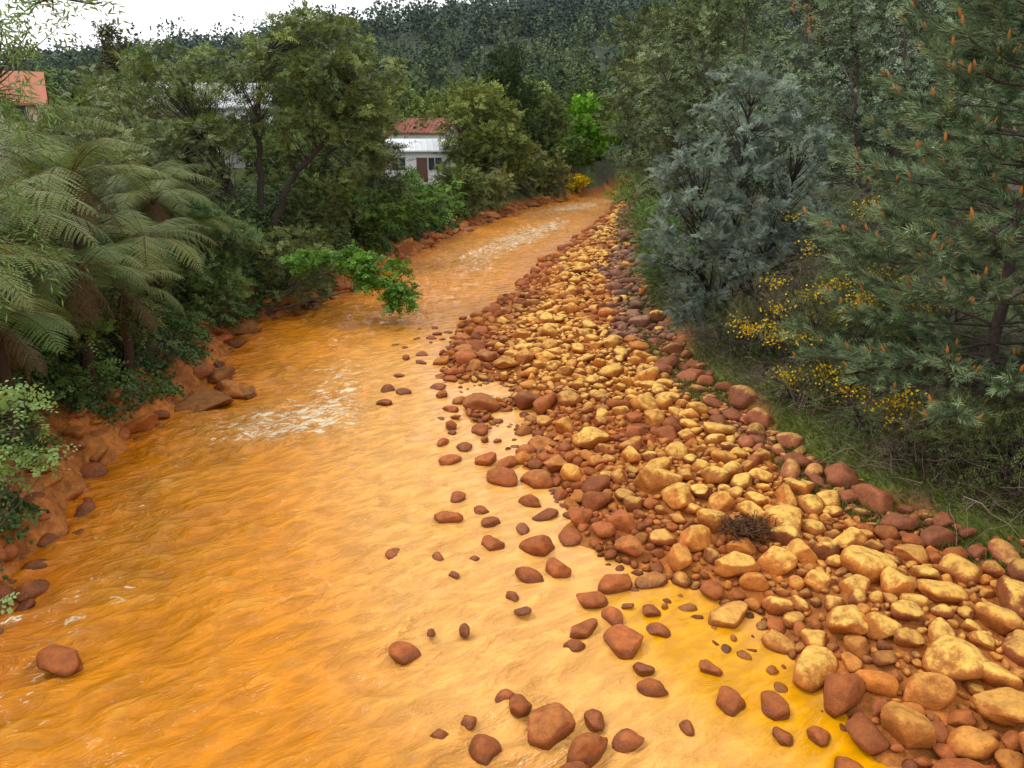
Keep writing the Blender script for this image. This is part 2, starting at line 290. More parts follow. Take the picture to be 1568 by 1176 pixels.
tiers=[(.27,.38,330,80),(.19,.27,1500,80),(.13,.19,3600,75),(.09,.13,9000,42),(.055,.09,22000,24)]
for lo,hi,n,ym in tiers:
    for q in range(n):
        y=4+(ym-4)*rng.random()**1.7; R=float(Rf(y));B=float(Bf(y)); x=rng.uniform(R-.15,B+.35)
        r=rng.uniform(lo,hi)*(1 if y<40 else 1.15)
        if not free(x,y,r): continue
        h=float(hgt(x,y))
        if h<-.06 and rng.random()<.94: continue
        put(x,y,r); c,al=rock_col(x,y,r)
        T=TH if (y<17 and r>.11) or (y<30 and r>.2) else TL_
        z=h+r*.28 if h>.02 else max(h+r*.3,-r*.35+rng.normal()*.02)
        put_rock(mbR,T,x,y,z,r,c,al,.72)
for q in range(420):
    y=5.5+22*rng.random()**1.2; R=float(Rf(y)); x=R-abs(rng.normal())*.8; r=rng.uniform(.09,.24)
    if x<Lf(y)+1 or not free(x,y,r,1.2): continue
    if rng.random()>.15+.3*float(ss(fbm(x*.8,y*.8,2,50),.4,.6)): continue
    put(x,y,r); put_rock(mbR,TW if r>.13 else TH,x,y,r*.02+rng.normal()*.015,r,red*rng.uniform(.7,1.1),0,.6,None,.12)
for q in range(900):
    y=4+76*rng.random()**1.5; L=float(Lf(y)); r=rng.uniform(.1,.28)*(1.5 if rng.random()<.2 else 1)*(1 if y<25 else 1.5)
    x=L+rng.normal()*.3-.1
    if not free(x,y,r,.7): continue
    h=float(hgt(x,y))
    if h<-.3: continue
    put(x,y,r); c=(red*rng.uniform(.5,1.) if rng.random()<.6 else org*rng.uniform(.6,1.)); put_rock(mbR,TH if y<25 else TL_,x,y,max(h,-.02)-r*.1,r,c,.0,.6)
for (x,y,r) in [(-7.0,19,.6),(-7.5,18.2,.75),(-6.6,18.9,.35),(-8.2,16.5,.6),(-8.6,15,.6),(-8.,13,.5),(-7.7,11.5,.5),(-7.9,20.2,.6),(-9,28,.9),(-8.2,30.5,1.),(-7.4,33.5,.9),(-6.5,40,1.0),(-6.,43,1.1),(-5.3,46,1.2),(-4.6,50,1.1),(-4,53,1.),(-3.2,56,.9),(-2.5,59,1.),(-8.9,25.5,.7),(-1.5,62,1),(-.3,66,1),(2,72,1),(4.5,77,1)]:
    put_rock(mbB,TA,x-.3,y,r*.08,r*.95,(red+org)/2*rng.uniform(.5,.9),.1,.5)
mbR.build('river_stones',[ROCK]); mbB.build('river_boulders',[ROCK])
# ---------------- vegetation
def g1(x,y): return float(hgt(x,y))
def branches_to(mb,trunk,tr,cent,col,r0=.035):
    n=len(cent); trunk=np.asarray(trunk); M=6
    if n==0:return
    idx=np.clip(np.array([np.argmin(np.linalg.norm(trunk-(c-np.array([0,0,.35*np.linalg.norm((c-trunk[-1])[:2])+.3])),axis=1)) for c in cent]),0,len(trunk)-1)
    A=trunk[idx]; t=np.linspace(0,1,M)[None,:,None]
    dist=np.linalg.norm(cent-A,axis=1)
    mid=A*.5+cent*.5+rng.normal(size=(n,3))*.1*dist[:,None]; mid[:,2]+=-.02*dist
    P=(1-t)**2*A[:,None]+2*t*(1-t)*mid[:,None]+t*t*cent[:,None]
    Rr=(r0*(.3+dist*.2))[:,None]*(1-.85*np.linspace(0,1,M))[None,:]
    tubes(mb,P,Rr,col,1,4)
def poly(pts,m=24,wob=.04):
    pts=np.array(pts,float); d=np.r_[0,np.cumsum(np.linalg.norm(np.diff(pts,axis=0),axis=1))]; t=np.linspace(0,d[-1],m)
    P=np.stack([np.interp(t,d,pts[:,k]) for k in range(3)],1); P[1:]+=rng.normal(size=(m-1,3))*wob*np.array([1,1,.2]); return P
def crown_tree(name,trunks,r0,lobes,ncl,cr,ntw,tl,K,ll,lw,dark,light,bark=(.075,.06,.048),mode='planar',up=.25,droop=.25,flat=.7,fwd=.6,extra=None,jit=.2,shell=.4,mat=None,taper=.5,gapt=.36):
    mb=MB(); lob=np.array(lobes,float); bark=np.array(bark)
    if mat is None and lob[0,1]>34: mat=FAR
    vol=(lob[:,3]*lob[:,4]*lob[:,5])**.8; k=rng.choice(len(lob),ncl,p=vol/vol.sum())
    d=rv(ncl); rad=rng.random(ncl)**shell
    cen=lob[k,:3]+d*rad[:,None]*lob[k,3:6]; outd=d
    gap=fbm(cen[:,0]*.9/cr*.5+cen[:,1]*.5,cen[:,2]*1.1/cr*.5+cen[:,1]*.3,2,60); keep=gap>gapt; cen=cen[keep]; outd=outd[keep]; n=len(cen)
    allt=[]
    for t in trunks:
        P=poly(t,24,.05); H=np.linspace(1,.25,24)
        tubes(mb,P[None],(r0*H)[None],bark,1,7); allt.append(P)
    if len(allt): branches_to(mb,np.vstack([a[5:] for a in allt]),r0,cen,bark)
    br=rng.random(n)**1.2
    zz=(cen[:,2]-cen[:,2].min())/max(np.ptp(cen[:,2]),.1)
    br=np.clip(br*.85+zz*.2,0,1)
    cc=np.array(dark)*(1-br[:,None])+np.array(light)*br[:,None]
    P=np.repeat(cen,ntw,0)+rng.normal(size=(n*ntw,3))*cr*.34*np.array([1,1,flat])
    D=rng.normal(size=(n*ntw,3)); D[:,2]*=flat; D=nrm(D)+np.repeat(outd,ntw,0)*.5; D[:,2]+=up; D=nrm(D)
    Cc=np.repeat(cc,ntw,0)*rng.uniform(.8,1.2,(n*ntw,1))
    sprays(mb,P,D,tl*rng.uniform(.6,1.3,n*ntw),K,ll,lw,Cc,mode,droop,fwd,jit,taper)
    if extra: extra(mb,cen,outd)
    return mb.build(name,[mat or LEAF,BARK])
x0,y0=-10.3,32; gz=g1(x0,y0)
crown_tree('black_wattle_tree',[[(x0,y0,gz-.3),(x0+.3,y0,gz+2),(x0+.2,y0,6.6),(x0+.8,y0,9.3)],[(x0-.2,y0-.3,gz-.3),(x0-1.1,y0,gz+1.8),(x0-2.2,y0,7.2),(x0-2.6,y0,8.8)],[(x0+.3,y0,gz-.3),(x0+1.5,y0,gz+2),(x0+3.2,y0,6.4),(x0+4.,y0,8.)]],.17,
 [(-9,32,8.9,2.9,2.2,1.4),(-6.1,32,8.2,1.8,2.0,2.1),(-12.9,32,8.6,2.3,2.0,1.3),(-5.7,31.6,6.1,1.3,1.6,1.5),(-11.6,31.5,6.4,1.8,1.6,.6),(-8.2,31.5,6.7,1.8,1.4,.7),(-7.9,33,10.2,1.9,1.5,.7),(-13.4,31,5.8,1.4,1.4,.8)],
 540,.5,15,.42,13,.15,.06,(.03,.044,.014),(.145,.165,.055),(.05,.04,.032),droop=.3,flat=.5,gapt=.38)
def bush(name,x,y,rx,ry,rz,n,dark,light,zc=None,cr=.5,ntw=10,tl=.4,K=12,ll=.11,lw=.05,**k):
    g=g1(x,y); zc=g+rz*.75 if zc is None else zc
    tr=[[(x+a,y+b,g-.3),(x+a*3,y+b*2,g+rz*.6),(x+a*5,y+b*3,zc+rz*.4)] for a,b in ((.1,0),(-.15,.05),(.0,-.12))]
    return crown_tree(name,tr,.05,[(x,y,zc,rx,ry,rz),(x+rx*.4,y,zc+rz*.35,rx*.55,ry*.6,rz*.6),(x-rx*.45,y,zc-rz*.1,rx*.6,ry*.7,rz*.7)],n,cr,ntw,tl,K,ll,lw,dark,light,shell=.3,**k)
G1=((.026,.043,.016),(.08,.12,.035)); G2=((.03,.037,.018),(.11,.125,.055)); GB=((.045,.095,.012),(.10,.20,.03)); GS=((.036,.048,.04),(.135,.158,.14)); GO=((.045,.055,.02),(.15,.16,.06))
for (x,y,rx,ry,rz,n,c,kw) in [
 (-8.6,29.5,2.0,1.8,1.4,140,GO,{}),(-8.7,34.5,2.6,2.2,1.9,150,G2,{}),(-7.6,39.5,2.4,2.2,1.6,120,G1,{}),(-10.6,26,2.2,2.,1.4,140,G1,{}),
 (-12.5,29,2.6,2.4,2.0,150,G2,{}),(-6.8,46,2.2,2.6,1.3,110,G1,{}),(-5.8,51,2.4,2.6,1.35,140,((.045,.08,.02),(.10,.165,.055)),{}),(-3.8,59,1.9,3,2.2,110,G2,{}),
 (-10.4,21.5,1.6,1.6,1.2,130,G1,{}),(-12.5,22,2.5,2.2,2.2,150,GO,{}),(-14,27,2.5,2.2,2.8,150,G2,{}),(-9.7,18.2,1.1,1.6,1.2,100,G2,{}),(-10.8,14.5,1.6,2.2,1.6,130,G1,{}),(-9.8,16.3,1.,1.6,1.2,90,G1,{}),(-9.6,24.3,1.2,1.5,1.0,90,G1,{}),(-16,34,3,3,3.4,150,GO,{}),(-10.5,43,3,3,2.6,150,G2,{}),(-12.5,50,4,3,3.0,150,G1,{}),
 (-1.9,64.5,1.6,2.2,1.6,90,((.06,.06,.03),(.15,.14,.07)),{}),(1.2,74,2.2,3,2.4,110,G2,{}),(3.8,79,2.2,2.6,2.4,110,((.06,.055,.03),(.14,.13,.06)),{}),(6.3,86,2.6,2.6,2.6,120,G1,{})]:
    f=1 if y<30 else (1.35 if y<50 else 2.0)
    bush('riverside_shrub',x,y,rx,ry,rz,n,*c,cr=.5*f**.6,tl=.4*f,ll=.12*f,lw=.065*f,**kw)
g=g1(-9,27.5)
crown_tree('overhanging_green_shrub',[[(-9,27.5,g-.3),(-7.4,27.3,g+1.0),(-5.4,27.1,2.1),(-4.3,27,1.4)],[(-9,27.5,g-.3),(-7,27,g+.4),(-5.3,26.8,1.2)]],.06,[(-5.3,27.2,2.1,.8,.8,.5),(-4.5,27,1.5,.9,.8,.75),(-3.9,26.9,.95,.5,.5,.45),(-7.2,27.3,2.2,.9,.9,.3)],110,.35,12,.3,8,.16,.11,*GB,droop=.5)
crown_tree('rounded_olive_tree',[[(-3.3,70,1),(-3.1,70,5),(-3.0,70,9)]],.2,[(-3.2,70,7.6,3.9,3.5,2.9),(-3.6,70,5.2,2.4,2.5,2.2),(-.8,69,5,2.4,2.5,2.6)],420,.9,11,.75,10,.26,.12,(.045,.055,.025),(.17,.18,.06),droop=.2)
crown_tree('dark_conifer_tree',[[(-.4,88,2),(-.3,88,14.5)]],.25,[(-.3,88,12.9,2.4,2.4,1.8),(-.2,88,9.5,3.2,3,2.2),(0,88,6,3.5,3,2.2)],260,.9,9,.8,11,.28,.12,(.014,.022,.012),(.035,.05,.026),droop=.1,mode='radial')
crown_tree('bright_green_tree',[[(9,97,1),(9,97,9)]],.2,[(8.8,96,7,3.0,2.5,3.2),(11,96,5.5,2.6,2.5,2.8),(7.3,95,4,2.4,2,2)],360,.9,9,.8,10,.30,.18,(.06,.12,.02),(.15,.27,.04),droop=.2)
crown_tree('green_tree',[[(3.5,92,1),(3.7,92,9)]],.2,[(3.6,92,7.4,3.4,3,3.5),(5.5,91,4.6,2.6,2.4,2.2)],240,.9,9,.9,11,.26,.12,*G2,droop=.2)
crown_tree('dark_wattle_tree',[[(-8.0,41,1.5),(-8.1,41,7)]],.18,[(-8.1,41,5.8,2.2,2.4,2.0),(-6.9,42,4.0,1.4,2,1.2)],170,.7,9,.6,11,.2,.08,(.03,.04,.024),(.09,.105,.06),droop=.3)
crown_tree('grey_wattle_tree',[[(-15,40,3),(-15.2,40,8)]],.2,[(-15.5,40,7.4,3.6,3,2.0),(-19,42,7.0,3.,3,2.)],260,.7,9,.6,11,.2,.08,*G2,droop=.3)
crown_tree('cypress_tree',[[(-27.5,58,4),(-27.5,58,13)]],.25,[(-27.5,58,12.2,.8,.8,1.4),(-27.5,58,9.5,1.3,1.3,2.0),(-27.5,58,6.8,1.5,1.5,2)],200,.6,9,.5,12,.2,.08,(.035,.032,.025),(.08,.07,.05),mode='radial',up=.8,gapt=.2)
for (x,y,zt,rx) in [(-22,50,6.8,4.0),(-17,58,7.4,3.5),(-36,62,8,5),(-33,75,8.5,6),(-24,78,9,5),(-15,80,7.,3.5)]:
    crown_tree('broadleaf_tree',[[(x,y,3),(x,y,zt-1)]],.2,[(x,y,zt-1.6,rx,3,1.6),(x+rx*.5,y,zt-3.,rx*.6,3,1.4)],190,.9,9,.7,11,.26,.12,*(G2 if rng.random()<.5 else GO),droop=.25)
x0,y0=6.3,21.5; gz=g1(x0,y0)
crown_tree('silver_wattle_tree',[[(x0-.1,y0,gz-.3),(x0-.3,y0-.1,gz+1.5),(x0-.2,y0,4.8),(x0,y0,7.4)],[(x0+.1,y0,gz-.3),(x0+.7,y0,gz+1.6),(x0+1.3,y0,5.2)],[(x0-.1,y0,gz-.3),(x0-.8,y0,gz+1.4),(x0-1.3,y0,4.6)],[(x0+.2,y0,gz-.3),(x0+.3,y0-.4,gz+1.3),(x0+.7,y0-.6,4)]],.075,
 [(6.2,21.6,7.0,1.25,1.3,1.2),(5.3,21.2,5.2,1.6,1.6,1.3),(7.3,21.6,5.5,1.5,1.6,1.5),(4.9,21,3.4,1.5,1.5,1.1),(7.5,21.2,3.6,1.5,1.6,1.4),(6.3,20.6,3.9,1.7,1.5,1.6),(5.2,20.8,2.1,1.2,1.2,.7)],
 470,.27,22,.25,16,.08,.032,(.022,.030,.029),(.20,.235,.245),(.035,.03,.028),droop=.15,up=.35,shell=.33,gapt=.40)
for (x,y,zt,rx,cl,f) in [(9.5,30,9.5,2.8,GS,1.2),(12.5,27,10.5,3.2,GS,1.2),(8.6,38,11,3.2,((.035,.045,.03),(.13,.15,.10)),1.5),(10,48,13,4,((.025,.032,.022),(.11,.125,.08)),1.9),(16,36,14.5,4.5,((.03,.038,.03),(.125,.145,.115)),1.7),(21,31,14,4.5,((.028,.042,.03),(.12,.14,.10)),1.6),(13,58,16,5,((.03,.036,.02),(.11,.125,.07)),2.2),(22,48,18,6,((.026,.035,.022),(.11,.125,.08)),2.2),(14,80,18,5,((.03,.036,.02),(.10,.115,.055)),2.6),(20,90,20,6,G2,2.8),(12,68,13,3.6,((.05,.05,.03),(.15,.155,.09)),2.4),(28,40,16,5,GS,2.)]:
    g=g1(x,y)
    crown_tree('tall_wattle_tree',[[(x,y,g-.3),(x+.3,y,(g+zt)*.5),(x+.1,y,zt-1)],[(x,y,g-.3),(x-1,y,(g+zt)*.5),(x-1.6,y,zt-2)]],.14,
     [(x,y,zt-2.6,rx,rx*.8,2.6),(x-rx*.4,y,zt*.5+g*.5,rx*.8,rx*.7,zt*.22),(x+rx*.4,y,zt*.45+g*.5,rx*.8,rx*.7,zt*.2),(x,y,g+zt*.18,rx*.8,rx*.6,zt*.13)],int(250+zt*6),.45*f,11,.34*f,10,.12*f,.055*f,*cl,droop=.2,up=.3,gapt=.42,mat=FAR)
# --- pines
def pine(name,x,y,H,rb,dens=1.,z0=.4):
    mb=MB(); g=g1(x,y); bark=np.array((.085,.065,.05))
    T=poly([(x,y,g-.3),(x+.05,y,g+H*.5),(x,y,g+H)],30,.02); tubes(mb,T[None],np.linspace(.13,.015,30)[None],bark,1,8)
    BP=[];BR=[];TP=[];TD=[]
    z=z0
    while z<H-.3:
        nb=rng.integers(5,8); off=rng.uniform(0,6.28)
        Ln=rb*(1-(z/H)**1.5)*.98+.25
        for b in range(nb):
            a=off+b*6.283/nb+rng.normal()*.2; l=Ln*rng.uniform(.7,1.12); el=.12+.45*z/H+rng.normal()*.08
            t=np.linspace(0,1,8); hd=np.array([math.cos(a),math.sin(a),0])
            P=np.array([x,y,g+z])+hd*(l*t)[:,None]; P[:,2]+=l*(el*t-.28*t*t+.3*t**4)
            P[1:]+=rng.normal(size=(7,3))*.03
            BP.append(P);BR.append((.008+.007*l)*(1-.85*t))
            nsub=int(l*7*dens)+3
            for s in range(nsub):
                ts=rng.uniform(.25,1.); i=ts*7; k=min(int(i),6); p=P[k]+(P[k+1]-P[k])*(i-k)
                sd=rng.choice([-1,1]); sv=np.array([-hd[1],hd[0],0])*sd
                d=nrm(hd*.8+sv*rng.uniform(.2,1)+np.array([0,0,rng.uniform(-.1,.45)])); sl=rng.uniform(.25,.6)*(1.25-ts*.6)
                q=np.stack([p+d*sl*u+np.array([0,0,.12*sl*u*u]) for u in np.linspace(0,1,8)]); BP.append(q);BR.append(np.linspace(.007,.004,8))
                for u in (.45,1.): TP.append(p+d*sl*(u-.3)); TD.append(nrm(d+np.array([0,0,.25*u])))
            TP.append(P[-1]-.2*hd);TD.append(nrm(hd+np.array([0,0,.5])))
        z+=rng.uniform(.28,.45)
    tubes(mb,np.array(BP),np.array(BR),bark,1,4)
    TP=np.array(TP);TD=np.array(TD); n=len(TP); br=rng.random(n)[:,None]**1.3
    Cc=np.array((.035,.052,.032))*(1-br)+np.array((.175,.22,.14))*br
    sprays(mb,TP,TD,.28,34,.19,.014,Cc,'radial',.05,1.6,.1,.15)
    k=rng.random(n)<.09; P=TP[k]+TD[k]*.3; m=len(P); up=nrm(TD[k]+np.array([0,0,1.2]))
    q=np.stack([P+up*u for u in (0,.05,.11,.16)],1); tubes(mb,q,np.tile([.014,.026,.02,.004],(m,1)),np.array((.24,.095,.035)),0,5)
    return mb.build(name,[NEED,BARK])
pine('pine_tree',9.0,14,11,3.3); pine('pine_tree',12.3,17.5,12,3.4,.7,2.5); pine('pine_tree',10.5,10.4,6.0,2.5,1)
# --- tree ferns
def fern(name,x,y,zc,nf,FL,tone=1.,dead=5):
    mb=MB(); g=g1(x,y); P=poly([(x-.3,y+.1,g-.3),(x-.1,y,(g+zc)/2),(x,y,zc)],12,.02); tubes(mb,P[None],np.linspace(.14,.10,12)[None],(.05,.03,.018),1,8)
    for q in range(nf+dead):
        isd=q>=nf; a=q*2.4+rng.normal()*.2; L=FL*rng.uniform(.8,1.1)*(.7 if isd else 1)
        el=rng.uniform(.2,1.0) if not isd else rng.uniform(-1.2,-.5)
        dr=rng.uniform(1.0,1.7) if not isd else .5
        M=30; t=np.linspace(0,1,M); ang=el-dr*t**1.2*1.15
        ds=L/(M-1); hx=np.cumsum(np.cos(ang))*ds; hz=np.cumsum(np.sin(ang))*ds
        hd=np.array([math.cos(a),math.sin(a),0]); sd=np.array([-hd[1],hd[0],0])
        R=np.array([x,y,zc])+hd*hx[:,None]+np.array([0,0,1])*hz[:,None]
        tubes(mb,R[None],(np.linspace(.016,.003,M))[None],(.12,.08,.03),1,4)
        tn=nrm(np.gradient(R,axis=0))
        m=np.arange(3,M); u=rng.random()
        gcol=(np.array((.045,.075,.02))*(1-u)+np.array((.155,.16,.065))*u)*tone if not isd else np.array((.12,.07,.038))*rng.uniform(.6,1.2)
        KK=10; tt=(np.arange(KK)+.7)/KK
        for s in (-1,1):
            pl=.27*L*np.sin(np.pi*np.clip(t[m],0,1)**.75)**.8*.9+.03
            pd=nrm(sd*s+tn[m]*.35+rng.normal(size=(len(m),3))*.05-np.array([0,0,.16]))
            pos=R[m][:,None,:]+pd[:,None,:]*(pl[:,None]*tt[None,:])[:,:,None]; pos[:,:,2]-=.25*pl[:,None]*tt[None,:]**2
            along=tn[m]
            for s2 in (-1,1):
                ld=nrm(np.repeat((along*s2)[:,None,:],KK,1)+pd[:,None,:]*.5)
                wd=np.repeat(pd[:,None,:],KK,1)
                ll=(.040*L/2.2*(1-.75*tt**2))[None,:]*np.ones((len(m),1))*(pl[:,None]/pl.max()*.5+.5)*1.05
                cc=np.ones((len(m)*KK,1))*gcol*rng.uniform(.85,1.15,(len(m)*KK,1))
                leaves(mb,pos.reshape(-1,3),ld.reshape(-1,3),wd.reshape(-1,3),ll.ravel(),(pl[:,None]/KK*1.2*np.ones((1,KK))).ravel(),cc)
    return mb.build(name,[LEAF,BARK])
for (x,y,z,n,FL) in [(-10.2,18.5,5.5,16,2.5),(-9.5,14,5.0,16,2.5),(-12.3,20.5,6.2,14,2.6),(-10.6,23.5,4.6,15,2.3),(-9.3,19.8,3.9,13,2.0),(-8.9,11.6,4.4,15,2.2),(-11.4,16,6.0,14,2.5),(-9.1,16.2,3.7,13,2.0),(-11.6,25.5,4.9,13,2.3),(-8.9,13,3.4,12,1.8),(-13.5,17.5,6.2,12,2.5),(-9.9,21.6,3.6,12,1.8),(-9.0,17.7,3.0,11,1.7),(-10.2,25.6,3.6,11,1.7)]:
    fern('tree_fern',x,y,z,n,FL)
# --- ivy / creeper on left bank
mb=MB(); n=95000
y=5.5+50*rng.random(n)**1.5; L=Lf(y); dl=.35+rng.random(n)**1.1*5; x=L-dl
md=fbm(x*.9,y*.9,3,70); hh=hgt(x,y)
keep=(md+.3*ss(dl,.3,1.5)>.52); x,y,hh,md,dl=x[keep],y[keep],hh[keep],md[keep],dl[keep]; n=len(x)
z=hh+.03+rng.random(n)**1.2*(.15+1.7*np.clip(md-.25,0,1))*ss(dl,.3,1.5)
P=np.stack([x+rng.normal(size=n)*.12+.35*md,y,z],1); D=rng.normal(size=(n,3)); D[:,2]-=.3; D[:,0]+=.4; D=nrm(D)
nv=rv(n)*.8+np.array([.6,-.3,.7]); S=nrm(np.cross(D,nv)); f=1+np.clip(y-18,0,60)*.03
u=ss(vn(x*1.2,y*1.2,75),.45,.75)[:,None]*.6+rng.random((n,1))*.4
leaves(mb,P,D,S,.10*f,.085*f,np.array((.02,.036,.012))*(1-u)+np.array((.07,.115,.035))*u,0,.1)
mb.build('ivy_undergrowth',[LEAF,BARK])
# --- right bank grass
mb=MB(); n=75000
y=6+60*rng.random(n)**1.5; dr=-.6+rng.random(n)**1.7*3.5; x=Bf(y)+dr
k=fbm(x*.8,y*.5,3,13)+.2*rng.random(n)>.57; x,y=x[k],y[k]; n=len(x); z=hgt(x,y)-.02
D=rng.normal(size=(n,3))*.5; D[:,2]=rng.uniform(.3,1.,n); D[:,0]-=.35; D=nrm(D); u=rng.random((n,1))
leaves(mb,np.stack([x,y,z],1),D,nrm(np.cross(D,rv(n))),rng.uniform(.08,.24,n),.018*(1+y*.03),np.array((.04,.055,.012))*(1-u)+np.array((.105,.135,.025))*u)
mb.build('riverbank_grass',[LEAF])
mb=MB(); n=2800
y=7+26*rng.random(n)**1.3; x=Bf(y)+.5+rng.random(n)**1.2*6; z=hgt(x,y)
A=np.stack([x,y,z+rng.random(n)*.4],1); D=rng.normal(size=(n,3))*.8; D[:,2]=rng.uniform(-.1,1.1,n); D[:,0]-=.35; D=nrm(D); l=rng.uniform(.4,1.2,n)[:,None,None]
t=np.linspace(0,1,5)[None,:,None]; P=A[:,None]+D[:,None]*l*t; P=P+rng.normal(size=P.shape)*.03; P[:,:,2]-=.25*(l*t*t)[:,:,0]
tubes(mb,P,np.tile(np.linspace(.009,.003,5),(n,1)),np.array([(.19,.145,.11)])*rng.uniform(.5,1.5,(n,1)),0,3)
n=36000; y=7+26*rng.random(n)**1.3; x=Bf(y)+.45+rng.random(n)*5; z=hgt(x,y)+.02+rng.random(n)**2*.15; D=rng.normal(size=(n,3)); D[:,2]*=.3; D=nrm(D)
leaves(mb,np.stack([x,y,z],1),D,nrm(np.cross(D,rv(n)*.4+np.array([0,0,1.]))),.07,.03,np.array([(.11,.065,.045)])*rng.uniform(.4,1.7,(n,1)),0)
mb.build('dead_twigs_and_leaf_litter',[BARK])
def flowers(frac):
    def f(mb,cen,outd):
        ok=(rng.random(len(cen))<frac*2.6)&(outd[:,1]<.3)&(outd[:,2]>-.3); k=cen[ok]+outd[ok]*.38; m=55
        if len(k)==0:return
        P=np.repeat(k,m,0)+rng.normal(size=(len(k)*m,3))*np.array([.17,.17,.09]); P[:,2]+=.12; D=rv(len(P)); leaves(mb,P,D,nrm(np.cross(D,rv(len(P)))),.055,.05,np.array([(.46,.29,.006)])*rng.uniform(.7,1.1,(len(P),1)))
    return f
BRM=((.035,.045,.02),(.125,.145,.055)); BRN=((.055,.046,.034),(.14,.12,.085))
for (x,y,rx,ry,rz,n,c,fl) in [(7.3,16.4,1.4,1.3,1.5,120,BRM,.12),(6.7,18.6,1.1,1.1,1.5,80,BRN,.06),(7.0,14.0,1.0,1.1,.9,90,BRM,.12),(8.4,18,1.4,1.3,1.9,100,BRM,.08),(9.3,16.4,1.4,1.2,1.3,90,BRM,.08),(8.3,12.,1.2,1.1,.9,90,BRM,.02),(6.3,15.8,.8,.9,.7,60,BRM,.12),(9.4,11,1.2,1,.8,70,BRM,.0),(6.9,24,1.5,1.5,1.3,80,BRN,0),(8.8,20,1.5,1.4,1.9,90,BRN,.07),(10.5,21.5,2,1.6,2.6,120,BRM,.03),
 (5.9,19.2,.8,.9,.8,60,BRM,.04),(7.5,12.8,.9,.9,.7,70,BRN,.03),(8.9,10.2,.9,.8,.6,60,BRN,0),(6.3,17.2,.7,.8,.7,50,BRN,.08),(5.8,24.5,.9,1.3,1.0,60,G2,0),(5.8,28,.9,1.8,1.0,70,G1,0),
 (7.0,33,1.8,2,1.8,90,((.045,.08,.02),(.11,.165,.05)),0),(7.8,43,1.8,2.5,2.,90,G2,0),(9.5,54,1.8,3,2.,80,G1,0),(11,74,2.2,2.,1.4,70,GB,0)]:
    f=1 if y<25 else 1.6
    bush('broom_bush' if y<25 else 'riverside_shrub',x,y,rx,ry,rz,n,*c,cr=.35*f,ntw=11,tl=.5*f,K=14,ll=.085*f,lw=.016*f*(1 if y<25 else 2),fwd=1.6,up=.6,extra=flowers(fl) if fl else None)
bush('yellow_gorse_bush',6.6,83.5,1.3,1.2,1.0,40,(.25,.18,.01),(.42,.28,.01),ll=.2,lw=.12)
# --- near left: willow branches and leafy shrub rooted on left bank
g=g1(-9,8.8)
crown_tree('willow_tree',[[(-9,8.8,g-.3),(-8.7,8.8,5),(-7.4,8.8,7.2),(-5.6,8.8,7.9),(-4.4,8.8,7.75)],[(-9,8.8,g-.3),(-8.4,9,4.5),(-7.0,9.,6.0),(-5.9,9,6.9)]],.05,[(-5.0,8.8,7.7,.95,.5,.22),(-5.5,8.9,7.0,.6,.5,.3),(-5.9,9,6.3,.45,.5,.5),(-6.0,9,5.4,.35,.5,.5)],75,.2,5,.42,9,.14,.024,(.05,.085,.02),(.12,.17,.045),droop=.55,mode='planar',fwd=1.3,taper=.2,gapt=.1)
g=g1(-8.4,8.8)
crown_tree('leafy_bank_shrub',[[(-8.5,9,g-.3),(-7.6,9,2.6),(-6.3,9,3.4)],[(-8.3,8.2,g-.3),(-6.6,7.2,1.7),(-5.0,6.6,2.05)]],.03,[(-6.1,9,3.2,.5,.5,.45),(-6.3,8.8,2.5,.5,.5,.3),(-5.0,6.6,2.05,.4,.25,.1)],42,.2,4,.34,8,.09,.06,(.06,.10,.022),(.16,.22,.08),droop=.3,gapt=.1)
# --- distant forest on the hills
mb=MB()
def forest(n,ymin,ymax,s0,s1,lv,lf,col1,col2,pw=1.):
    y=ymin+(ymax-ymin)*rng.random(n)**pw; x=rng.uniform(-.82,.6,n)*y
    k=(y>110)|(x<Lf(y)-9)|(x>Bf(y)+9); x,y=x[k],y[k]; n=len(x); z=hgt(x,y); H=rng.uniform(s0,s1,n)*(1+.5*(rng.random(n)<.08)); W=H*rng.uniform(.22,.4,n)
    con=rng.random(n)<.5
    u=rng.random((n,lv)); th=rng.random((n,lv))*6.283
    prof=np.where(con[:,None],(1-u)*1.0+.05,np.sin(np.pi*np.clip(u*.85+.12,0,1))**.6)
    prof=prof*(.75+.5*vn(th*1.2+np.arange(n)[:,None]*3.1,u*5,44))
    rr=W[:,None]*prof*np.sqrt(rng.uniform(.45,1.05,(n,lv)))
    P=np.stack([x[:,None]+rr*np.cos(th),y[:,None]+rr*np.sin(th),z[:,None]+H[:,None]*(.08+.92*u)],-1).reshape(-1,3)
    D=np.stack([np.cos(th),np.sin(th),rng.uniform(-.5,.9,(n,lv))],-1).reshape(-1,3)+rng.normal(size=(n*lv,3))*.5; D=nrm(D)
    q=rng.random(n)[:,None]**1.4; c=np.array(col1)*(1-q)+np.array(col2)*q
    c=np.repeat(c,lv,0)*rng.uniform(.75,1.3,(n*lv,1)); hz=ss(np.repeat(y,lv),120,420)[:,None]; c=c*(1-hz*.6)+np.array((.075,.088,.13))*hz*.6  # aerial haze painted into the leaf colour with distance
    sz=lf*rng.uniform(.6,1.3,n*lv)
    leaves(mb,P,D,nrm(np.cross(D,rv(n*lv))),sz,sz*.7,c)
forest(300,92,160,4.5,7.,380,.6,(.025,.036,.018),(.11,.13,.05))
forest(1400,150,330,5,8,130,1.,(.022,.032,.02),(.09,.11,.045))
forest(5000,300,600,7,12,55,1.5,(.015,.024,.018),(.08,.10,.055),.8)
mb.build('forested_hillside_trees',[FAR])
